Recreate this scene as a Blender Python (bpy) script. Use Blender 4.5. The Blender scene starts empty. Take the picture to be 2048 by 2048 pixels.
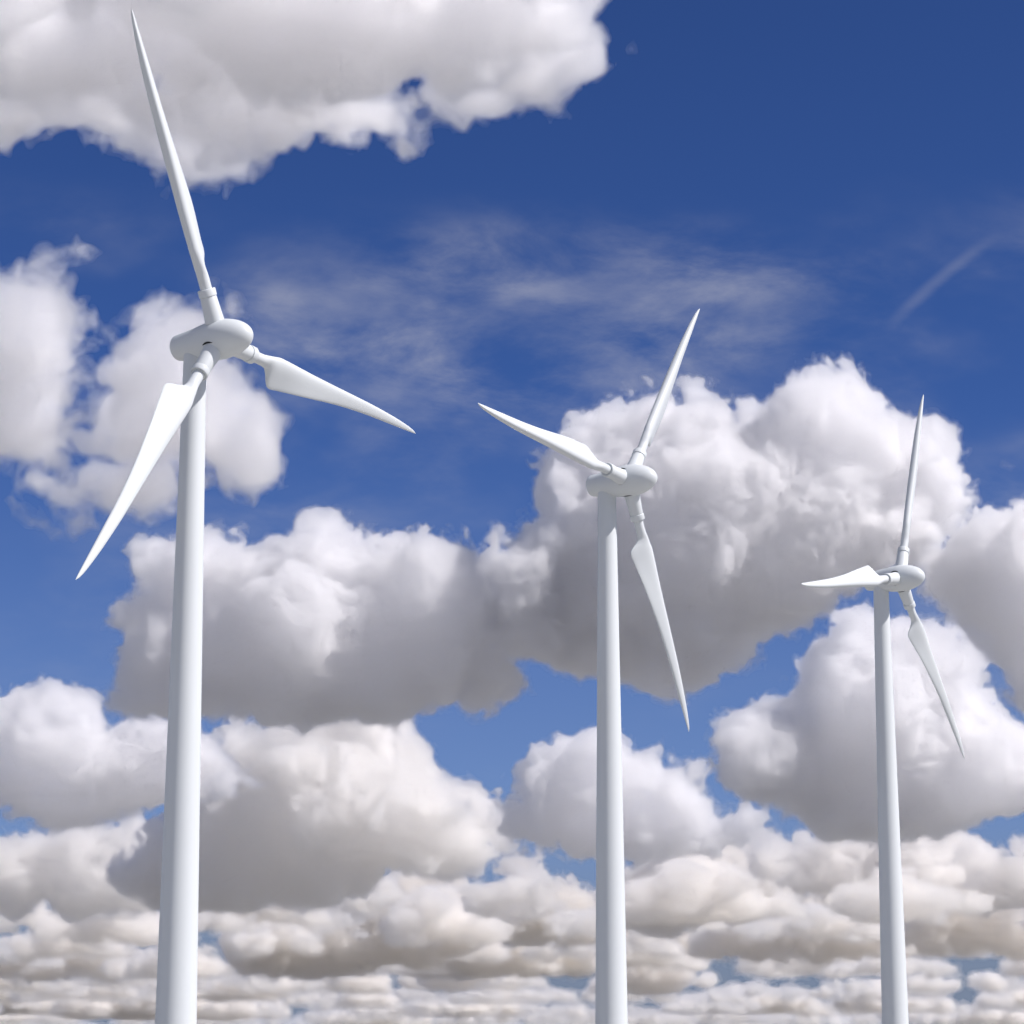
import bpy, math, time
import numpy as np
from mathutils import Vector
from concurrent.futures import ThreadPoolExecutor

sc = bpy.context.scene
C = sc.collection

# ------------------------------------------------------------------ camera
F, PITCH, CAM_Z = 4864.07, 0.21523, 1.7          # focal length in pixels of a 2048 px frame
cam = bpy.data.cameras.new('camera')
cam_o = bpy.data.objects.new('camera', cam); C.objects.link(cam_o); sc.camera = cam_o
cam.sensor_width = 36; cam.lens = 36 * F / 2048
cam.clip_start = 0.5; cam.clip_end = 400000
cam_o.location = (0, 0, CAM_Z); cam_o.rotation_euler = (math.pi / 2 + PITCH, 0, 0)

# ------------------------------------------------------------------ sun and sky
SUN_EL, SUN_AZ = math.radians(45), math.radians(73)   # azimuth from behind the camera round to the right
SUN = np.array([math.sin(SUN_AZ) * math.cos(SUN_EL), -math.cos(SUN_AZ) * math.cos(SUN_EL), math.sin(SUN_EL)])
sl = bpy.data.lights.new('sun', 'SUN'); sl.energy = 3.2; sl.angle = math.radians(.5); sl.color = (1, .95, .945)
so = bpy.data.objects.new('sun', sl); C.objects.link(so)
so.rotation_euler = Vector(SUN).to_track_quat('Z', 'Y').to_euler()

world = bpy.data.worlds.new('World'); sc.world = world; world.use_nodes = True
nt = world.node_tree; N = nt.nodes; LK = nt.links
bg = N['Background']
sky = N.new('ShaderNodeTexSky'); sky.sky_type = 'NISHITA'; sky.sun_disc = False
sky.sun_elevation = SUN_EL; sky.sun_rotation = math.atan2(SUN[0], SUN[1])
sky.altitude = 6500; sky.air_density = 1.0; sky.dust_density = 0.3; sky.ozone_density = 3.0
hs = N.new('ShaderNodeHueSaturation'); hs.inputs['Saturation'].default_value = 1.19; hs.inputs['Hue'].default_value = .514
LK.new(sky.outputs[0], hs.inputs['Color'])
bg.inputs[1].default_value = 0.073
# high thin cloud of the sky itself: faint wisps ahead, and an unseen white veil added over the rest of the dome as fill
def nmath(op, a, b=None, c=None):
    n = N.new('ShaderNodeMath'); n.operation = op
    for i, v in enumerate((a, b, c)):
        if v is None: continue
        if isinstance(v, (int, float)): n.inputs[i].default_value = v
        else: LK.new(v, n.inputs[i])
    return n.outputs[0]
def nrange(v, a, b, c=0., d=1.):
    n = N.new('ShaderNodeMapRange'); n.interpolation_type = 'SMOOTHSTEP'; LK.new(v, n.inputs['Value'])
    for k, x in zip(('From Min', 'From Max', 'To Min', 'To Max'), (a, b, c, d)): n.inputs[k].default_value = x
    return n.outputs['Result']
wtc = N.new('ShaderNodeTexCoord'); sep = N.new('ShaderNodeSeparateXYZ'); LK.new(wtc.outputs['Generated'], sep.inputs[0])
zz = nmath('MAXIMUM', sep.outputs['Z'], .03)
plane = N.new('ShaderNodeCombineXYZ')                    # where the direction meets a level sheet high above
LK.new(nmath('DIVIDE', sep.outputs['X'], nmath('ADD', zz, .12)), plane.inputs[0]); LK.new(nmath('DIVIDE', sep.outputs['Y'], nmath('ADD', zz, .12)), plane.inputs[1])
def wisp(rot, scale, detail, rough, dist, seed, src=None):
    mp = N.new('ShaderNodeMapping'); mp.inputs['Rotation'].default_value = (0, 0, math.radians(rot)); mp.inputs['Scale'].default_value = scale
    mp.inputs['Location'].default_value = seed
    LK.new((src or plane).outputs[0], mp.inputs['Vector'])
    n = N.new('ShaderNodeTexNoise'); n.inputs['Scale'].default_value = 1; n.inputs['Detail'].default_value = detail
    n.inputs['Roughness'].default_value = rough; n.inputs['Distortion'].default_value = dist; LK.new(mp.outputs[0], n.inputs['Vector'])
    return n.outputs[0]
STREAK = (0.1831, 0.3203)
yy = nmath('MAXIMUM', sep.outputs['Y'], .05)
gu = nmath('DIVIDE', sep.outputs['X'], yy); gv = nmath('DIVIDE', sep.outputs['Z'], yy)
front = N.new('ShaderNodeCombineXYZ'); LK.new(gu, front.inputs[0]); LK.new(gv, front.inputs[1])
soft = wisp(30, (7, 12, 1), 4, .55, .2, (3.3, 1.7, 0), front)
fine = wisp(38, (14, 30, 1), 10, .60, .22, (.4, 7.7, 0), front)
# one thin bent streak in the upper right
ca, sa = math.cos(math.radians(41)), math.sin(math.radians(41))
st = nmath('ADD', nmath('MULTIPLY', nmath('SUBTRACT', gu, STREAK[0]), ca), nmath('MULTIPLY', nmath('SUBTRACT', gv, STREAK[1]), sa))
sn = nmath('SUBTRACT', nmath('MULTIPLY', nmath('SUBTRACT', gv, STREAK[1]), ca), nmath('MULTIPLY', nmath('SUBTRACT', gu, STREAK[0]), sa))
sn = nmath('ADD', sn, nmath('MULTIPLY', nmath('MULTIPLY', st, st), 1.5))
sn = nmath('ADD', sn, nmath('MULTIPLY', nmath('SUBTRACT', fine, .5), .004))
streak = nmath('MULTIPLY', nmath('SUBTRACT', 1, nrange(nmath('ABSOLUTE', sn), 0, .0042)), nmath('SUBTRACT', 1, nrange(nmath('ABSOLUTE', st), .010, .036)))
band = nmath('MULTIPLY', nrange(sep.outputs['Z'], .08, .14), nmath('SUBTRACT', 1, nrange(sep.outputs['Z'], .30, .345)))   # the wispy belt of the photograph
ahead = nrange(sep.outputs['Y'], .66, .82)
WISPS = (-0.0014, 0.3096)            # middle of the wispy field
du = nmath('DIVIDE', nmath('SUBTRACT', gu, WISPS[0]), .125); dv = nmath('DIVIDE', nmath('SUBTRACT', gv, WISPS[1]), .05)
field = nmath('SUBTRACT', 1, nrange(nmath('ADD', nmath('MULTIPLY', du, du), nmath('MULTIPLY', dv, dv)), .1, 1.5))
spread = nmath('ADD', nmath('MULTIPLY', field, nrange(soft, .30, .62, .25, 1.)), nmath('MULTIPLY', nrange(soft, .42, .70), .55))
fw = nmath('MULTIPLY', nmath('MULTIPLY', spread, nrange(fine, .30, .78)), nmath('MULTIPLY', band, .52))
fw = nmath('ADD', fw, nmath('MULTIPLY', streak, .11))
fill_veil = nmath('MULTIPLY', nrange(wisp(20, (1.1, .9, 1), 7, .55, .5, (5, 2, 0)), .36, .56), .62)  # broken white cloud out of view, added to lighten the turbines' shaded sides
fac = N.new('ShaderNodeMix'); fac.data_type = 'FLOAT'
LK.new(ahead, fac.inputs[0]); LK.new(fill_veil, fac.inputs[2]); LK.new(fw, fac.inputs[3])
wisps_and_fill = N.new('ShaderNodeMix'); wisps_and_fill.data_type = 'RGBA'; wisps_and_fill.inputs[7].default_value = (5.0, 5.0, 5.4, 1)
LK.new(fac.outputs[0], wisps_and_fill.inputs[0]); LK.new(hs.outputs[0], wisps_and_fill.inputs[6])
haze = N.new('ShaderNodeMix'); haze.data_type = 'RGBA'; haze.inputs[7].default_value = (1.6, 1.95, 2.75, 1)      # grey-blue murk of the far horizon sky
LK.new(nmath('MULTIPLY', nmath('SUBTRACT', 1, nrange(sep.outputs['Z'], .015, .11)), .9), haze.inputs[0])
thin = N.new('ShaderNodeMix'); thin.data_type = 'RGBA'; thin.inputs[7].default_value = (1.75, 2.35, 3.5, 1)
LK.new(nmath('MULTIPLY', nmath('SUBTRACT', 1, nrange(sep.outputs['Z'], .05, .27)), .5), thin.inputs[0])
LK.new(wisps_and_fill.outputs[2], thin.inputs[6]); LK.new(thin.outputs[2], haze.inputs[6]); LK.new(haze.outputs[2], bg.inputs[0])

sc.view_settings.view_transform = 'Standard'; sc.view_settings.look = 'None'
sc.view_settings.exposure = 0.63; sc.view_settings.gamma = 1.0; sc.view_settings.use_curve_mapping = False
sc.cycles.max_bounces = 22; sc.cycles.volume_bounces = 18; sc.cycles.diffuse_bounces = 4
sc.cycles.transparent_max_bounces = 64
sc.cycles.use_adaptive_sampling = True; sc.cycles.adaptive_threshold = 0.06; sc.cycles.adaptive_min_samples = 20; sc.cycles.time_limit = 900
sc.cycles.use_denoising = True

# ------------------------------------------------------------------ helpers
def obj(name, me, mat=None, parent=None):
    o = bpy.data.objects.new(name, me); C.objects.link(o)
    if mat is not None: me.materials.append(mat)
    if parent is not None: o.parent = parent
    return o

def px_dir(px, py):
    """direction through a pixel of the 2048 px frame, one unit deep along the optical axis"""
    c, s = math.cos(PITCH), math.sin(PITCH)
    x = (px - 1024) / F; z = (1024 - py) / F
    return np.stack([x + 0 * z, c - z * s, s + z * c], -1)

def paint(name, col, rough, var=.04, scale=.6):
    m = bpy.data.materials.new(name); m.use_nodes = True
    t = m.node_tree; b = t.nodes['Principled BSDF']
    tc = t.nodes.new('ShaderNodeTexCoord'); mp = t.nodes.new('ShaderNodeMapping')
    mp.inputs['Scale'].default_value = (scale, scale, scale * .15)
    nz = t.nodes.new('ShaderNodeTexNoise'); nz.inputs['Scale'].default_value = 1; nz.inputs['Detail'].default_value = 5
    rp = t.nodes.new('ShaderNodeValToRGB')
    rp.color_ramp.elements[0].position = .3; rp.color_ramp.elements[1].position = .7
    rp.color_ramp.elements[0].color = (*[c * (1 - var) for c in col], 1); rp.color_ramp.elements[1].color = (*col, 1)
    t.links.new(tc.outputs['Object'], mp.inputs['Vector']); t.links.new(mp.outputs[0], nz.inputs['Vector'])
    t.links.new(nz.outputs[0], rp.inputs[0]); t.links.new(rp.outputs[0], b.inputs['Base Color'])
    b.inputs['Roughness'].default_value = rough
    b.inputs['Specular IOR Level'].default_value = .3
    return m

# ------------------------------------------------------------------ ground
R = 150000
rings = [0, 60, 150, 400, 1200, 5000, 20000, 60000, R]; NS = 96
vs = [(0, 0, 0)]; fs = []
for r in rings[1:]:
    vs += [(r * math.cos(2 * math.pi * i / NS), r * math.sin(2 * math.pi * i / NS), 0) for i in range(NS)]
for i in range(NS): fs.append((0, 1 + i, 1 + (i + 1) % NS))
for k in range(len(rings) - 2):
    a, b = 1 + k * NS, 1 + (k + 1) * NS
    for i in range(NS): fs.append((a + i, b + i, b + (i + 1) % NS, a + (i + 1) % NS))
gm = bpy.data.meshes.new('ground'); gm.from_pydata(vs, [], fs)
m = bpy.data.materials.new('dry_grassland'); m.use_nodes = True; t = m.node_tree; b = t.nodes['Principled BSDF']
tc = t.nodes.new('ShaderNodeTexCoord'); col = None
n1 = t.nodes.new('ShaderNodeTexNoise'); n1.inputs['Scale'].default_value = .0012; n1.inputs['Detail'].default_value = 12
n2 = t.nodes.new('ShaderNodeTexNoise'); n2.inputs['Scale'].default_value = 1.7; n2.inputs['Detail'].default_value = 6
def ramp(p0, c0, p1, c1):
    r = t.nodes.new('ShaderNodeValToRGB'); e = r.color_ramp.elements
    e[0].position, e[1].position = p0, p1; e[0].color = (*c0, 1); e[1].color = (*c1, 1); return r
woods = ramp(.42, (.17, .172, .165), .62, (.29, .285, .27))            # far country: dry fields and heath
pale = ramp(.3, (.33, .325, .305), .7, (.42, .41, .385))              # ground round the turbines, made pale to bounce light into their shade
far = t.nodes.new('ShaderNodeVectorMath'); far.operation = 'DISTANCE'; far.inputs[1].default_value = (20, 330, 0)
mr = t.nodes.new('ShaderNodeMapRange'); mr.interpolation_type = 'SMOOTHSTEP'
mr.inputs['From Min'].default_value = 700; mr.inputs['From Max'].default_value = 1500
mixc = t.nodes.new('ShaderNodeMix'); mixc.data_type = 'RGBA'
for n in (n1, n2): t.links.new(tc.outputs['Object'], n.inputs['Vector'])
t.links.new(tc.outputs['Object'], far.inputs[0]); t.links.new(far.outputs['Value'], mr.inputs['Value'])
t.links.new(n1.outputs[0], woods.inputs[0]); t.links.new(n2.outputs[0], pale.inputs[0])
t.links.new(mr.outputs[0], mixc.inputs['Factor']); t.links.new(pale.outputs[0], mixc.inputs[6]); t.links.new(woods.outputs[0], mixc.inputs[7])
t.links.new(mixc.outputs[2], b.inputs['Base Color']); b.inputs['Roughness'].default_value = .95
g = obj('ground', gm, m); g['kind'] = 'structure'; g['label'] = 'open ground, made pale below the wind turbines for bounce light, with darker country beyond'

# ------------------------------------------------------------------ wind turbines
WHITE = paint('white_gelcoat', (.665, .70, .705), .45, .03, .5)
TOWERW = paint('white_tower_paint', (.665, .70, .705), .5, .035, .35)
DARK = paint('dark_gap', (.012, .012, .012), .7, .1, 2)

def lathe(name, prof, n=96, axis='Z'):
    """surface of revolution of (radius, height) points round the z axis"""
    vs, fs, rows = [], [], []
    for r, h in prof:
        if r < 1e-6: rows.append([len(vs)]); vs.append((0, 0, h))
        else:
            rows.append(list(range(len(vs), len(vs) + n)))
            vs += [(r * math.cos(2 * math.pi * i / n), r * math.sin(2 * math.pi * i / n), h) for i in range(n)]
    for a, b in zip(rows, rows[1:]):
        for i in range(n):
            j = (i + 1) % n
            if len(a) == 1 and len(b) == 1: continue
            if len(a) == 1: fs.append((a[0], b[j], b[i]))
            elif len(b) == 1: fs.append((a[i], a[j], b[0]))
            else: fs.append((a[i], a[j], b[j], b[i]))
    me = bpy.data.meshes.new(name); me.from_pydata(vs, [], fs)
    me.polygons.foreach_set('use_smooth', [True] * len(fs)); me.update()
    return me

def spline(xs, ys, q):
    """monotone-ish cubic through the points (Catmull-Rom on uneven knots)"""
    xs, ys = np.array(xs, float), np.array(ys, float); q = np.asarray(q, float)
    d = np.diff(ys) / np.diff(xs); mm = np.zeros(len(xs)); mm[0], mm[-1] = d[0], d[-1]
    for i in range(1, len(xs) - 1):
        mm[i] = 0 if d[i - 1] * d[i] <= 0 else 2 * d[i - 1] * d[i] / (d[i - 1] + d[i])
    i = np.clip(np.searchsorted(xs, q) - 1, 0, len(xs) - 2); h = xs[i + 1] - xs[i]; t = (q - xs[i]) / h
    return ((2 * t**3 - 3 * t**2 + 1) * ys[i] + (t**3 - 2 * t**2 + t) * h * mm[i]
            + (-2 * t**3 + 3 * t**2) * ys[i + 1] + (t**3 - t**2) * h * mm[i + 1])

def bevel(prof, corners):
    """cut the listed corners of a profile with two-point chamfers"""
    out = []
    for i, p in enumerate(prof):
        if i in corners:
            w = corners[i]; p = np.array(p, float)
            for q, s in ((prof[i - 1], 1), (prof[i + 1], 1)):
                q = np.array(q, float); d = q - p; out.append(tuple(p + d / np.hypot(*d) * w))
        else: out.append(p)
    return out

HUB_R, LEN = 2.42, 40.0

def nacelle_mesh():
    s = np.concatenate([np.linspace(-6.2, 0, 40)[:-1]])
    r = spline([-6.2, -5.2, -4, -2.6, -1.2, 0], [1.64, 1.73, 1.89, 2.11, 2.32, 2.42], s)
    tail = [(0, -6.8), (.9, -6.8), (1.22, -6.77), (1.42, -6.69), (1.54, -6.56), (1.605, -6.39)]
    nose = [(HUB_R * math.cos(a), 4.86 * math.sin(a)) for a in np.linspace(0, math.pi / 2, 48)]
    nose[-1] = (0, 4.86)
    return lathe('nacelle', tail + list(zip(r, s)) + nose, 128)

def blade_mesh():
    """span along z from the collar to the tip, trailing edge towards +x, tail side +y"""
    zs = np.unique(np.concatenate([np.linspace(5.9, 8.0, 5), np.linspace(8.0, 12, 46), np.linspace(12, 39, 60),
                                   39 + np.sin(np.linspace(0, math.pi / 2, 16)) * (LEN - 39)]))
    lead = spline([5.9, 7.6, 9.5, 11.2, 14, 18, 24, 29, 34, 38, 39.4, 40], [.71, .71, .98, 1.25, 1.2, 1.1, 1.03, 1.0, .84, .52, .26, .0], zs)
    trail = spline([5.9, 8.2, 8.9, 9.5, 10.05, 10.5, 11.0, 12, 17.6, 23.4, 29, 34.6, 38.2, 39.4, 40],
                   [.71, .71, .84, 1.5, 2.4, 2.8, 2.88, 2.72, 1.95, 1.14, .62, .32, .14, .07, .0], zs)
    thick = spline([5.9, 7.6, 11, 17, 23, 29, 35, 38, 39.4, 40], [1.42, 1.42, 1.42, 1.40, 1.38, 1.22, .85, .52, .28, .0], zs)
    air = np.clip((zs - 7.4) / 3.2, 0, 1); air = air * air * (3 - 2 * air) * (1 - .45 * np.clip((zs - 14) / 20, 0, 1))
    twist = np.radians(spline([5.9, 11, 17, 23, 29, 40], [22, 21, 10, 5, 2, 0], zs))
    n = 56; th = np.linspace(0, 2 * math.pi, n, endpoint=False)
    vs, fs = [], []
    for z, l, t_, h, a, tw in zip(zs[:-1], lead[:-1], trail[:-1], thick[:-1], air[:-1], twist[:-1]):
        cx, hw = (t_ - l) / 2, (t_ + l) / 2
        x = cx + hw * np.cos(th)
        y = h / 2 * np.sin(th) * ((1 - a) + a * (.88 - .62 * np.cos(th) + .10 * np.cos(2 * th)))
        c, s = math.cos(tw), math.sin(tw)
        vs += [(c * p - s * q, s * p + c * q, z) for p, q in zip(x, y)]
    k = len(zs) - 1
    vs.append((0, 0, LEN))
    for j in range(k - 1):
        for i in range(n):
            i2 = (i + 1) % n; fs.append((j * n + i, j * n + i2, (j + 1) * n + i2, (j + 1) * n + i))
    for i in range(n): fs.append(((k - 1) * n + i, (k - 1) * n + (i + 1) % n, k * n))
    me = bpy.data.meshes.new('blade'); me.from_pydata(vs, [], fs)
    me.polygons.foreach_set('use_smooth', [True] * len(fs)); me.update()
    return me

def sharp(me, deg=28):
    me.set_sharp_from_angle(angle=math.radians(deg)); return me

TOWER_H = 83.3
nac_me = nacelle_mesh()
bl_me = blade_mesh()
root_me = sharp(lathe('blade_root', bevel([(1.22, 1.5), (1.0, 5.20), (.95, 5.26), (.95, 5.34)], {1: .03}), 72), 40)
col_me = sharp(lathe('collar', bevel([(.93, 5.30), (1.085, 5.30), (1.085, 6.16), (.98, 6.22), (.96, 6.12), (.6, 6.10)], {1: .04, 2: .04}), 72), 40)
gap_me = sharp(lathe('root_gap', [(0, 1.6), (1.33, 1.6), (1.33, 2.09), (1.0, 2.09)], 72))  # black disc in place of the shaded open gap round the root
gap_me.transform(__import__('mathutils').Matrix.Translation((.09, 0, 0)))
tw_prof = [(2.50, -.3), (2.50, .0)] + [(2.40 + (1.36 - 2.40) * u ** 1.0, .15 + (TOWER_H - .15) * u) for u in np.linspace(0, 1, 40)] + [(0, TOWER_H)]
tow_me = sharp(lathe('tower', tw_prof, 128), 30)

YAW = 0.5926            # the nose points this far from the picture's right towards the viewer
GROUP = 'wind turbines in a row'

def make_turbine():
    root = bpy.data.objects.new('wind_turbine', None); C.objects.link(root)
    obj('tower', tow_me, TOWERW, root)
    obj('nacelle', nac_me, WHITE, root)
    for j in range(3):
        b_ = obj('blade', bl_me, None if bl_me.materials else WHITE, root)
        obj('blade_root', root_me, None if root_me.materials else WHITE, b_)
        obj('collar', col_me, None if col_me.materials else WHITE, b_)
        obj('root_gap', gap_me, None if gap_me.materials else DARK, b_)
    return root

def copy_tree(o, parent=None):
    c = o.copy(); C.objects.link(c); c.parent = parent
    for ch in list(o.children): copy_tree(ch, c)
    return c

def place(root, hub, phase, label):
    ax = Vector((math.cos(YAW), -math.sin(YAW), 0)); e1 = Vector((math.sin(YAW), math.cos(YAW), 0)); e2 = Vector((0, 0, 1))
    base = Vector((hub[0], hub[1], 0)) - ax * 3.82
    root.location = base; root['label'] = label; root['category'] = 'wind turbine'; root['group'] = GROUP
    hz = hub[2]; k = 0
    from mathutils import Matrix
    for ch in root.children:
        if ch.name.startswith('nacelle'):
            M = Matrix((e1, e2, ax)).transposed()        # local z along the axis
            if M.determinant() < 0: M = Matrix((-e1, e2, ax)).transposed()
            ch.matrix_local = Matrix.Translation(ax * 3.82 + Vector((0, 0, hz))) @ M.to_4x4()
        elif ch.name.startswith('blade'):
            a = phase + k * 2 * math.pi / 3; k += 1
            b = e2 * math.cos(a) + e1 * math.sin(a); t_ = -e2 * math.sin(a) + e1 * math.cos(a)
            M = Matrix((t_, b.cross(t_), b)).transposed()  # x trailing, z span
            ch.matrix_local = Matrix.Translation(ax * 3.82 + Vector((0, 0, hz))) @ M.to_4x4()
proto = make_turbine()
spots = [((-35.057, 280.41, 84.15), -0.4417, 'tallest white wind turbine, its upright blade passing in front of the overhead cloud'),
         ((17.533, 356.56, 84.47), 0.6063, 'white wind turbine standing between the tallest and the smallest one'),
         ((70.528, 434.59, 84.36), 0.3447, 'smallest white wind turbine, one short-looking wide blade pointing level to the left')]
turbs = [proto] + [copy_tree(proto) for _ in spots[1:]]
for o, (h, ph, lab) in zip(turbs, spots): place(o, h, ph, lab)

# ------------------------------------------------------------------ clouds: nested closed shells of droplets, each filled evenly
VOX = 3.5

def surface_nets(S, iso):
    """closed quad surface of S = iso, normals towards larger S"""
    S = S - np.float32(iso); ins = S < 0; nx, ny, nz = S.shape
    cnt = np.zeros((nx - 1, ny - 1, nz - 1), np.int8)
    for a in (0, 1):
        for b in (0, 1):
            for c in (0, 1): cnt += ins[a:nx - 1 + a, b:ny - 1 + b, c:nz - 1 + c]
    act = (cnt > 0) & (cnt < 8); idx = np.nonzero(act.ravel())[0]
    if not len(idx): return None
    vid = np.full(act.size, -1, np.int32); vid[idx] = np.arange(len(idx), dtype=np.int32); vid = vid.reshape(act.shape)
    ix, iy, iz = np.unravel_index(idx, act.shape)
    acc = np.zeros((len(idx), 3), np.float32); num = np.zeros(len(idx), np.float32)
    corners = [(a, b, c) for a in (0, 1) for b in (0, 1) for c in (0, 1)]
    val = {k: S[ix + k[0], iy + k[1], iz + k[2]] for k in corners}
    for k in corners:
        for ax in range(3):
            if k[ax]: continue
            k2 = list(k); k2[ax] = 1
            v0, v1 = val[k], val[tuple(k2)]; mk = (v0 < 0) != (v1 < 0)
            tt = np.where(mk, v0 / np.where(mk, v0 - v1, 1), 0)
            for d in range(3): acc[:, d] += mk * (k[d] + (tt if d == ax else 0))
            num += mk
    V = acc / num[:, None] + np.stack([ix, iy, iz], 1)
    Qs = []
    for ax in range(3):
        s0 = [slice(1, -1)] * 3; s1 = [slice(1, -1)] * 3; s0[ax] = slice(0, -1); s1[ax] = slice(1, None)
        A = ins[tuple(s0)]; B = ins[tuple(s1)]
        for flip, Mk in ((0, A & ~B), (1, ~A & B)):
            p = np.argwhere(Mk)
            if not len(p): continue
            b1, b2 = (ax + 1) % 3, (ax + 2) % 3
            p[:, b1] += 1; p[:, b2] += 1
            def cid(d1, d2):
                r = p.copy(); r[:, b1] -= d1; r[:, b2] -= d2
                return vid[r[:, 0], r[:, 1], r[:, 2]]
            f = np.stack([cid(1, 1), cid(0, 1), cid(0, 0), cid(1, 0)], 1)
            Qs.append(f if not flip else f[:, ::-1])
    return V, np.concatenate(Qs)

def polydist(P, poly):
    d = np.full(len(P), 1e9); ins = np.zeros(len(P), bool); n = len(poly)
    for i in range(n):
        a = poly[i]; b = poly[(i + 1) % n]; ab = b - a
        tt = np.clip(((P - a) @ ab) / (ab @ ab + 1e-9), 0, 1); q = P - a - tt[:, None] * ab
        d = np.minimum(d, np.hypot(q[:, 0], q[:, 1]))
        c = (a[1] > P[:, 1]) != (b[1] > P[:, 1])
        ins ^= c & (P[:, 0] < a[0] + (P[:, 1] - a[1]) / (b[1] - a[1] + 1e-12) * ab[0])
    return np.where(ins, d, -d)

CRISP = ((250, .2), (115, .28), (54, .42), (26, .62), (13, .6))
# each shell: distance of its surface, mean free path in pixels, and where a denser skin ends again inside
CSHELL = ((11, 260, None), (4, 80, None), (-2, 18, -34))
RAGGED = ((150, .16), (70, .25), (34, .32), (16, .36))
FRAY = ((160, 62), (75, 48), (36, 28), (17, 11), (9, 4))
FINE = ((75, 20), (34, 17), (16, 13), (8, 6))
RSHELL = ((17, 260, None), (9, 170, None), (1, 110, None), (-9, 55, -44))

def balls_from_outline(poly, rng, thick, rmin):
    lo, hi = poly.min(0), poly.max(0)
    g = np.stack(np.meshgrid(np.arange(lo[0], hi[0], 7), np.arange(lo[1], hi[1], 7), indexing='ij'), -1).reshape(-1, 2)
    d = polydist(g, poly); k = d > rmin; g, d = g[k], d[k]; o = np.argsort(-d); g, d = g[o], d[o]
    cs = []; free = np.ones(len(g), bool)
    for i in range(len(g)):
        if not free[i]: continue
        cs.append((g[i, 0], g[i, 1], d[i])); free &= np.hypot(g[:, 0] - g[i, 0], g[:, 1] - g[i, 1]) > .42 * d[i]
    cs = np.array(cs); Rm = cs[:, 2].max()
    z = rng.uniform(-1, 1, len(cs)) * np.clip(Rm - cs[:, 2], 0, None) * .6 * thick
    return np.column_stack([cs[:, :2], z, cs[:, 2]])

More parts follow.
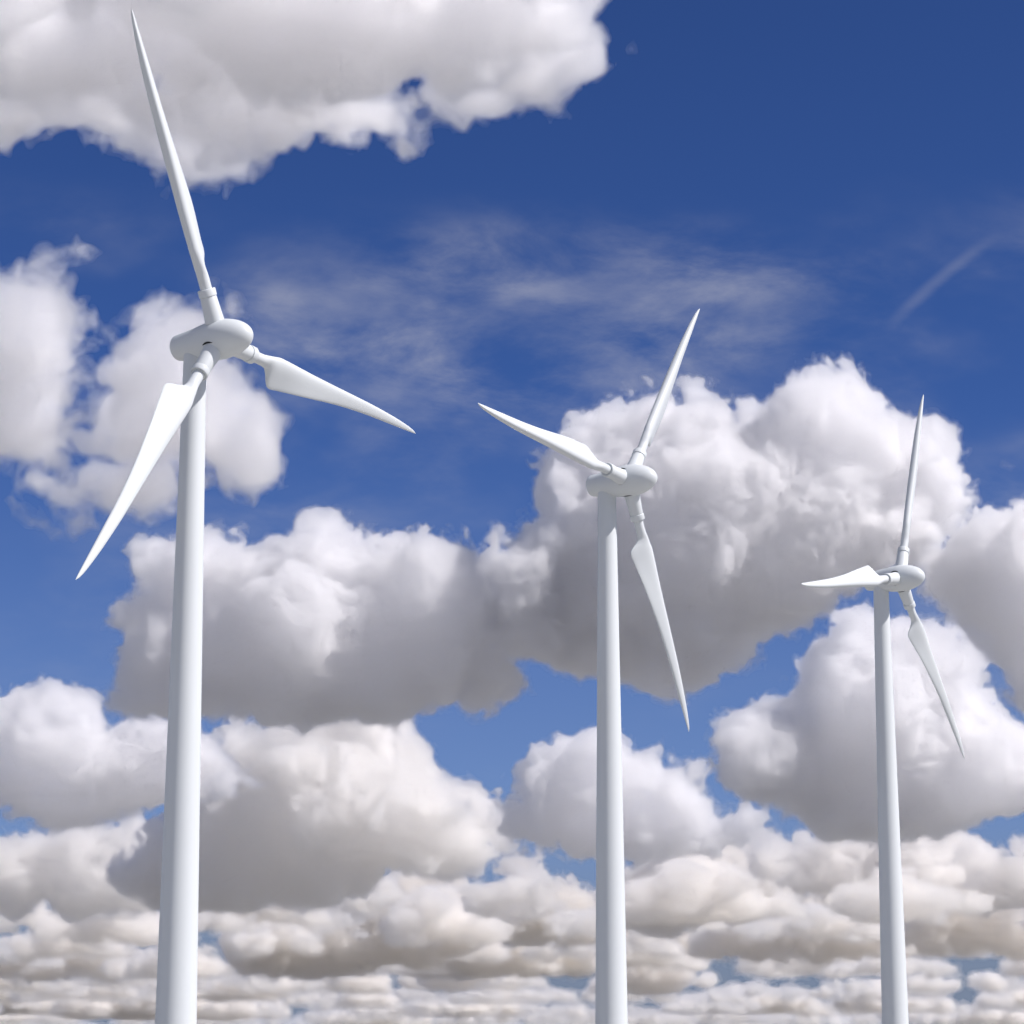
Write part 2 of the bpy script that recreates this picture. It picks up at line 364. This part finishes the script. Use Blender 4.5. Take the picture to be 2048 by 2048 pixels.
def cloud_field(spec):
    """outline in pixels of a 1932 px frame -> shells (vertices in metres, quads); pure numpy, runs in a thread"""
    rng = np.random.default_rng(spec['seed']); vox = spec.get('vox', VOX); thick = spec.get('thick', 1.)
    octs = spec.get('oct', CRISP); shells = spec.get('shells', CSHELL); smooth = spec.get('smooth', 16); warp = spec.get('warp', 1.)
    fs_ = spec.get('fscale', 1.)
    if 'outline' in spec:
        outs = spec['outline']; outs = [outs] if isinstance(outs[0], tuple) else outs
        B = np.concatenate([balls_from_outline(np.array(o_, float) * 2048 / 1932, rng, thick, spec.get('rmin', 9)) for o_ in outs])
        B[:, 3] *= spec.get('grow', 1.)
    else: B = np.array(spec['balls'], float)
    if 'puffs' in spec:      # lumps standing out towards or away from the viewer
        k = 2048 / 1932; B = np.concatenate([B, [(x * k, y * k, z * k, r * k) for x, y, r, z in spec['puffs']]])
    A = (sum(c * a for c, a in octs) + sum(a for c, a in spec.get('fray', FINE))) * fs_
    pad = 10 + .42 * A
    if 'shear' in spec: B[:, 2] += spec['shear'] * (B[:, 1] - B[:, 1].mean())     # a slab overhead: what is lower in the picture is farther off
    lo = np.array([(B[:, i] - B[:, 3] * (thick if i == 2 else 1)).min() - pad for i in range(3)])
    hi = np.array([(B[:, i] + B[:, 3] * (thick if i == 2 else 1)).max() + pad for i in range(3)])
    lo[0] = max(lo[0], -260); hi[0] = min(hi[0], 2308)
    vx = np.array([vox, vox, spec.get('voxz', vox)])
    n = [int((hi[i] - lo[i]) / vx[i]) + 2 for i in range(3)]
    ax = [(lo[i] + vx[i] * np.arange(n[i])).astype(np.float32) for i in range(3)]
    S = np.full(n, 400., np.float32); reach = 16 + .6 * A
    for ball in B:
        cx, cy, cz, r = ball[:4]
        s_ = []
        for i, c in ((0, cx), (1, cy), (2, cz)):
            e = (r + reach) * (max(thick, 1) if i == 2 else 1)
            a = max(int((c - e - lo[i]) / vx[i]), 0); b = min(int((c + e - lo[i]) / vx[i]) + 2, n[i]); s_.append(slice(a, max(b, a)))
        s_ = tuple(s_)
        dd = np.sqrt(((ax[0][s_[0]] - cx) ** 2)[:, None, None] + ((ax[1][s_[1]] - cy) ** 2)[None, :, None]
                     + (((ax[2][s_[2]] - cz) / thick) ** 2)[None, None, :]) - r
        if len(ball) > 4: dd = np.maximum(dd, (ax[1][s_[1]] - np.float32(ball[4]))[None, :, None])     # flat condensation level
        s0 = S[s_]; h = np.clip(.5 + .5 * (s0 - dd) / smooth, 0, 1); S[s_] = s0 + (dd - s0) * h - smooth * h * (1 - h)
    S += np.float32(spec.get('erode', 3))
    low = min(i if e is None else e for i, _, e in shells); top = max(i for i, _, _ in shells)
    band = np.nonzero(((S > low - A * .6 - 6) & (S < top + A * .75 + 6)).ravel())[0]
    disp = np.zeros(len(band), np.float32)
    seeds = rng.integers(1, 1 << 30, 12)
    for q in range(0, len(band), 400000):
        I = np.stack(np.unravel_index(band[q:q + 400000], S.shape), 1)
        P = np.stack([ax[i][I[:, i]] for i in range(3)], 1)
        NW = SharedNoise
        Pw = P / fs_ * np.array(spec.get('stretch', (1, 1, 1)), np.float32)
        W = np.stack([NW.g(Pw, 60, seeds[0] + k) for k in range(3)], 1) * 14 + np.stack([NW.g(Pw, 20, seeds[1] + k) for k in range(3)], 1) * 5
        Pb = Pw + np.stack([NW.g(Pw, 150, seeds[3] + k) for k in range(3)], 1) * 40 + W * 1.6     # big billows are bent more
        Pw = Pw + W * warp
        amp = .75 + .6 * NW.g(P / fs_, 160, seeds[2])        # rough here, smooth there
        d = np.zeros(len(P), np.float32)
        for k, (c, a) in enumerate(octs):
            d += (c * a * fs_ * 1.6) * (.55 - NW.w(Pb if c > 40 else Pw, c, seeds[4 + k])) * (1 if k < 2 else amp)
        for k, (c, a) in enumerate(spec.get('fray', FINE)):
            d += NW.g(Pw, c, seeds[4] + 7 * k) * a * fs_
        u = np.clip(((P[:, 1] - lo[1]) / (hi[1] - lo[1]) - .5) / .4, 0, 1)
        disp[q:q + 400000] = d * spec.get('rough', 1.) * (1 - spec.get('calm', .45) * u)     # undersides are smoother
    S.ravel()[band] -= disp
    for i in range(3):
        s_ = [slice(None)] * 3
        for e in (0, -1): s_[i] = e; S[tuple(s_)] = np.maximum(S[tuple(s_)], 12)
    out = []
    for iso, mfp, end in shells:
        r = surface_nets(S, iso)
        if r is None: continue
        V, Q = r
        if end is not None:                      # the skin's inner face, turned round so that it closes the skin
            r = surface_nets(S, end)
            if r is not None: V, Q = np.concatenate([V, r[0]]), np.concatenate([Q, r[1][:, ::-1] + len(V)])
        out.append((lo + V * vx, Q, mfp))
    return out

class SharedNoise:
    """lattices that repeat every 64 cells, so chunks of one cloud agree"""
    @staticmethod
    def lat(seed, k): return np.random.default_rng(int(seed)).random((64 ** 3, k), dtype=np.float32)
    cache = {}
    @classmethod
    def get(cls, seed, k):
        key = (int(seed), k)
        if key not in cls.cache:
            if len(cls.cache) > 80: cls.cache.clear()
            cls.cache[key] = cls.lat(seed, k)
        return cls.cache[key]
    @classmethod
    def w(cls, P, cell, seed):
        J = cls.get(seed, 3); Q = P / np.float32(cell); I = np.floor(Q).astype(np.int32); Fr = (Q - I).astype(np.float32)
        best = np.full(len(P), 9., np.float32)
        for a in (-1, 0, 1):
            ia = ((I[:, 0] + a) & 63) << 12
            for b in (-1, 0, 1):
                ib = ia + (((I[:, 1] + b) & 63) << 6)
                for c in (-1, 0, 1):
                    g = J[ib + ((I[:, 2] + c) & 63)] - Fr
                    g[:, 0] += a; g[:, 1] += b; g[:, 2] += c
                    np.minimum(best, np.einsum('ij,ij->i', g, g), out=best)
        return np.sqrt(best)
    @classmethod
    def g(cls, P, cell, seed):
        J = cls.get(seed, 1)[:, 0] * 2 - 1; Q = P / np.float32(cell); I = np.floor(Q).astype(np.int32); Fr = (Q - I).astype(np.float32)
        Fr = Fr * Fr * (3 - 2 * Fr); out = np.zeros(len(P), np.float32)
        for a in (0, 1):
            wa = Fr[:, 0] if a else 1 - Fr[:, 0]; ia = ((I[:, 0] + a) & 63) << 12
            for b in (0, 1):
                wb = wa * (Fr[:, 1] if b else 1 - Fr[:, 1]); ib = ia + (((I[:, 1] + b) & 63) << 6)
                for c in (0, 1):
                    out += wb * (Fr[:, 2] if c else 1 - Fr[:, 2]) * J[ib + ((I[:, 2] + c) & 63)]
        return out

def droplets(dens, col, g):
    m = bpy.data.materials.new('cloud_droplets'); m.use_nodes = True; t = m.node_tree; t.nodes.clear()
    o = t.nodes.new('ShaderNodeOutputMaterial'); v = t.nodes.new('ShaderNodeVolumePrincipled')
    v.inputs['Color'].default_value = (*col, 1); v.inputs['Density'].default_value = dens; v.inputs['Anisotropy'].default_value = g
    t.links.new(v.outputs[0], o.inputs['Volume'])
    return m

def cloud_object(spec, shells):
    """one cloud object; pixel offsets become metres at the cloud's own distance"""
    dist = spec['dist']; mpx = dist / F
    allp = np.concatenate([s[0] for s in shells]); c0 = allp.mean(0)
    c = px_dir(c0[0], c0[1]) * dist; c[2] += CAM_Z
    Vs, Qs, ms, n0 = [], [], [], 0
    for k, (p, Q, mfp) in enumerate(shells):
        X = px_dir(p[:, 0], p[:, 1]) * (dist + p[:, 2] * mpx)[:, None]; X[:, 2] += CAM_Z
        Vs.append(X - c); Qs.append(Q + n0); ms.append(np.full(len(Q), k, np.int32)); n0 += len(p)
    V = np.concatenate(Vs).astype(np.float32); Q = np.concatenate(Qs).astype(np.int32)
    me = bpy.data.meshes.new('cloud')
    me.vertices.add(len(V)); me.vertices.foreach_set('co', V.ravel())
    me.loops.add(Q.size); me.loops.foreach_set('vertex_index', Q.ravel())
    me.polygons.add(len(Q)); me.polygons.foreach_set('loop_start', np.arange(0, Q.size, 4, dtype=np.int32))
    for k, (p, q_, mfp) in enumerate(shells):
        me.materials.append(droplets(1 / (mfp * mpx * spec.get('fscale', 1.) * spec.get('mfp', 1.)), spec.get('col', (1.0, .9985, 1.0)), spec.get('g', .62)))
    me.polygons.foreach_set('material_index', np.concatenate(ms)); me.update(calc_edges=False)
    o = obj('cloud', me); o.location = c
    o['kind'] = 'stuff'; o['label'] = spec['label']
    print('cloud', spec['label'][:40], len(V), len(Q))
    return o

def row(seed, yb, dist, wmin, wmax, gap, vox, label, hfac, col):
    """a far line of small flat-based cumulus of mixed sizes, as balls"""
    rng = np.random.default_rng(seed); B = []; x = -240 + rng.uniform(0, wmax)
    while x < 2280:
        w = wmin * (wmax / wmin) ** (rng.random() ** 1.3) * (1.5 if rng.random() < .15 else 1); z0 = rng.uniform(-1, 1) * wmax
        h = w * hfac * rng.uniform(.45, 1.7); pk = rng.uniform(-.25, .25)
        y0 = rng.uniform(-16, 8) * min(1, wmax * hfac / 60)
        for _ in range(int(8 + w / 9)):
            u = rng.uniform(-.5, .5); env = max(.12, 1 - abs(u - pk) / .62)
            r = min(w * rng.uniform(.06, .13) * (.7 + .6 * env), h * rng.uniform(.35, .6))
            B.append((x + u * w, y0 + yb * 2048 / 1932 + r * .25 - max(0, h * env - r) * rng.random() ** .6, z0 + rng.uniform(-.45, .45) * w, r, y0 + yb * 2048 / 1932 + 2))
        x += w * rng.uniform(.35, 1.0) + gap * rng.uniform(0, 1) ** 2 * wmax
    return dict(seed=seed, balls=B, dist=dist, vox=vox, voxz=vox * 1.6, fscale=max(.2, wmax * hfac / 190), label=label, col=col, erode=0, smooth=5 + 20 * max(0, .3 - hfac), rough=min(1.1, .65 + 1.4 * hfac), g=.4, mfp=1.6, stretch=(.6, 1.1, .6), calm=.8)

AIR_TINT = (.993, .982, .966)  # reddening by the distant air, put into the droplet colour of far clouds
SPECS = [
 dict(seed=1, dist=3300, grow=.80, erode=17, shear=2.4, voxz=6, thick=1.1, oct=RAGGED, fray=FRAY, shells=RSHELL, vox=4.2, label='broad ragged grey cloud overhead in the upper left corner', smooth=30, warp=1.4, calm=0,
  outline=[(-150,-120),(1080,-120),(1110,0),(1128,40),(1130,95),(1060,120),(990,140),(930,185),(880,205),(800,190),(745,252),(690,240),(630,235),(540,245),(480,275),(440,320),(415,350),(390,320),(350,280),(300,270),(240,270),(150,235),(60,225),(20,232),(-150,200)]),
 dict(seed=2, dist=5200, grow=.74, erode=17, shear=1.2, voxz=5, thick=.8, oct=RAGGED, fray=FRAY, shells=RSHELL, vox=3.6, label='torn white cloud behind the rotor of the nearest wind turbine', smooth=12, warp=1.6, calm=0,
  outline=[(-130,440),(-10,465),(20,490),(60,500),(90,450),(115,480),(85,530),(130,545),(185,580),(185,630),(160,650),(185,700),(235,690),(240,650),(290,610),(300,570),(350,545),(400,550),(440,545),(450,590),(470,640),(480,700),(510,760),(510,820),(500,890),(450,885),(400,870),(330,890),(300,930),(220,960),(160,975),(90,950),(0,890),(-130,880)]),
 dict(seed=4, puffs=[(400,1060,45,-60),(620,1060,55,-60),(820,1090,55,-60),(560,1180,85,-130),(300,1180,45,-50),(950,1285,40,-60)] + [(985,1085,60,-150),(1030,1010,50,-120),(1120,860,55,-60),(1560,790,75,-60)], dist=8200, label='largest heaped cumulus bank, white above and grey below, running behind the tallest and the middle wind turbine',
  outline=[[(190,1350),(240,1260),(270,1200),(225,1185),(240,1150),(290,1135),(310,1110),(250,1080),(270,1045),(330,1050),(390,1005),(440,1015),(480,1060),(500,1050),(540,1025),(580,1000),(630,985),(660,1010),(665,1050),(710,1060),(760,1030),(800,1025),(870,1050),(910,1080),(925,1110),(970,1160),(930,1230),(940,1260),(990,1265),(990,1310),(930,1335),(860,1320),(780,1335),(700,1345),(600,1350),(520,1370),(420,1355),(330,1345)],
   [(880,1190),(925,1110),(960,1060),(1000,1010),(1040,960),(1055,900),(1090,860),(1095,800),(1150,770),(1200,765),(1240,750),(1280,735),(1330,750),(1350,780),(1365,760),(1395,760),(1400,775),(1450,765),(1485,760),(1500,725),(1550,705),(1600,720),(1635,750),(1660,790),(1690,810),(1760,820),(1775,860),(1770,900),(1790,930),(1770,980),(1740,1020),(1720,1060),(1640,1080),(1560,1110),(1550,1140),(1490,1170),(1440,1200),(1420,1240),(1340,1270),(1240,1290),(1150,1270),(1050,1255),(960,1230)],
   [(850,1090),(925,1110),(1010,1130),(1080,1180),(1060,1255),(960,1232),(900,1225),(820,1200)]]),
 dict(seed=5, erode=-9, dist=7300, thick=.5, oct=RAGGED, fray=FRAY, shells=RSHELL, warp=1.6, rmin=5, label='small torn wisp at the right edge of the largest cumulus',
  outline=[(1775,900),(1790,870),(1820,875),(1845,898),(1895,880),(1885,905),(1850,925),(1820,950),(1785,970),(1765,940)]),
 dict(seed=6, dist=8000, label='pale cumulus at the right edge of the picture beside the farthest wind turbine',
  outline=[(1755,1085),(1790,1045),(1845,1038),(1895,1012),(1945,970),(2080,955),(2080,1320),(1932,1340),(1890,1310),(1850,1240),(1780,1190),(1740,1140)]),
 dict(seed=7, puffs=[(1440,1405,70,-140),(1640,1330,95,-130),(1850,1420,65,-80)], dist=11500, label='tall heaped cumulus behind the tower of the farthest wind turbine',
  outline=[(1340,1460),(1370,1430),(1370,1370),(1420,1335),(1480,1340),(1500,1310),(1530,1280),(1520,1240),(1560,1210),(1600,1190),(1590,1160),(1650,1165),(1690,1180),(1720,1170),(1760,1200),(1800,1220),(1850,1250),(1830,1290),(1880,1340),(1920,1400),(2050,1420),(2050,1490),(1932,1490),(1870,1520),(1760,1560),(1650,1570),(1560,1560),(1480,1530),(1400,1500)]),
 dict(seed=8, dist=14000, label='cumulus crossing behind the tower of the middle wind turbine, low',
  outline=[(985,1490),(1040,1450),(1090,1420),(1120,1420),(1180,1420),(1240,1410),(1290,1440),(1320,1470),(1400,1520),(1440,1570),(1380,1600),(1280,1600),(1190,1620),(1110,1600),(1040,1580),(985,1550)]),
 dict(seed=9, dist=12500, label='long cumulus left of the tower of the nearest wind turbine, flat grey base',
  outline=[(-130,1360),(-60,1350),(40,1330),(110,1315),(160,1330),(200,1360),(280,1345),(370,1370),(430,1420),(480,1470),(440,1500),(330,1520),(200,1540),(100,1530),(-130,1490)]),
 dict(seed=10, puffs=[(700,1500,58,-120),(590,1560,38,-160),(850,1530,55,-80)], dist=17000, label='broad heaped cumulus between the nearest and the middle wind turbine, low', col=(.999,.994,.987),
  outline=[(420,1400),(480,1360),(560,1365),(640,1370),(680,1345),(730,1370),(745,1410),(790,1410),(830,1460),(880,1480),(910,1530),(960,1540),(990,1590),(970,1600),(900,1620),(800,1650),(740,1640),(640,1690),(480,1700),(300,1690),(210,1660),(250,1610),(310,1550),(400,1500)]),
 dict(seed=11, dist=18500, label='heaped cumulus low at the left edge of the picture', col=(.999,.994,.987),
  outline=[(-130,1590),(-40,1590),(0,1620),(60,1610),(120,1560),(200,1545),(250,1540),(270,1560),(300,1570),(280,1620),(300,1690),(150,1705),(-130,1720)]),
 dict(seed=12, dist=22000, label='cumulus low behind the right side of the middle tower', col=(.997,.990,.981),
  outline=[(1150,1690),(1200,1640),(1260,1600),(1290,1540),(1350,1530),(1440,1570),(1440,1620),(1500,1640),(1490,1690),(1400,1720),(1300,1740),(1200,1730)]),
 dict(seed=13, dist=20000, label='cumulus low behind the tower of the farthest wind turbine', col=(.997,.990,.981),
  outline=[(1440,1620),(1550,1570),(1650,1580),(1760,1550),(1800,1590),(1932,1600),(2060,1590),(2060,1690),(1900,1700),(1750,1700),(1600,1690),(1480,1660)]),
 dict(seed=14, dist=26000, label='cumulus low just left of the middle tower', col=AIR_TINT, fscale=.8,
  outline=[(915,1720),(950,1640),(990,1590),(1040,1610),(1050,1650),(1120,1660),(1200,1700),(1200,1760),(1100,1780),(960,1770)]),
 dict(seed=15, dist=32000, label='cream cumulus low between the nearest and the middle tower', col=AIR_TINT, fscale=.7, vox=3,
  outline=[(400,1800),(440,1750),(560,1720),(680,1700),(760,1660),(830,1660),(880,1680),(910,1720),(905,1770),(840,1800),(600,1830),(450,1830)]),
 dict(seed=16, dist=30000, label='cream cauliflower-topped cumulus left of the farthest tower', col=AIR_TINT, fscale=.7, vox=3,
  outline=[(1290,1800),(1320,1760),(1380,1710),(1440,1720),(1500,1710),(1560,1690),(1620,1700),(1680,1740),(1680,1790),(1560,1810),(1440,1815),(1330,1810)]),
 dict(seed=17, dist=43000, label='small cream cumulus low at the left of the middle tower', col=AIR_TINT, fscale=.55, vox=2.6,
  outline=[(765,1855),(800,1800),(850,1770),(880,1790),(920,1778),(962,1820),(955,1855),(860,1862)]),
 dict(seed=18, dist=46000, label='small cream cumulus touching the right side of the middle tower', col=AIR_TINT, fscale=.5, vox=2.6,
  outline=[(1165,1862),(1180,1805),(1225,1785),(1258,1808),(1288,1797),(1314,1832),(1296,1862)]),
 dict(seed=19, dist=40000, label='low cream cumulus in the bottom left corner', col=AIR_TINT, fscale=.6, vox=2.8,
  outline=[(-120,1830),(-60,1790),(10,1795),(45,1768),(100,1760),(180,1748),(232,1760),(270,1792),(305,1832),(200,1842),(60,1842)]),
 dict(seed=20, dist=27000, label='low cumulus at the right edge, right of the farthest tower', col=AIR_TINT, fscale=.75, vox=3,
  outline=[(1700,1795),(1735,1735),(1790,1700),(1850,1712),(1900,1695),(1960,1705),(2060,1750),(2060,1800),(1850,1800)]),
]
NTH = 'highest second third fourth fifth sixth seventh eighth lowest'.split()
for k, (yb, wmin, wmax, hf) in enumerate([(1712, 110, 460, .38), (1757, 90, 420, .34), (1795, 70, 380, .29), (1828, 60, 340, .25),
                                          (1857, 50, 320, .21), (1882, 50, 300, .17), (1904, 45, 280, .14), (1922, 45, 260, .12), (1937, 45, 260, .11)]):
    SPECS.append(row(51 + k, yb, 1200 / ((1969 - yb) * 2048 / 1932 / F), wmin, wmax, max(.1, .8 - .1 * k), max(2.1, 3.2 - .14 * k),
                     'far line of cream cumulus low over the horizon, the %s of nine' % NTH[k], hf, AIR_TINT))
t0 = time.time()
with ThreadPoolExecutor(4) as ex: FIELDS = list(ex.map(cloud_field, SPECS))
print('fields', time.time() - t0)
for s_, f_ in zip(SPECS, FIELDS):
    if f_: cloud_object(s_, f_)
del FIELDS; SharedNoise.cache.clear()
print('clouds', time.time() - t0)
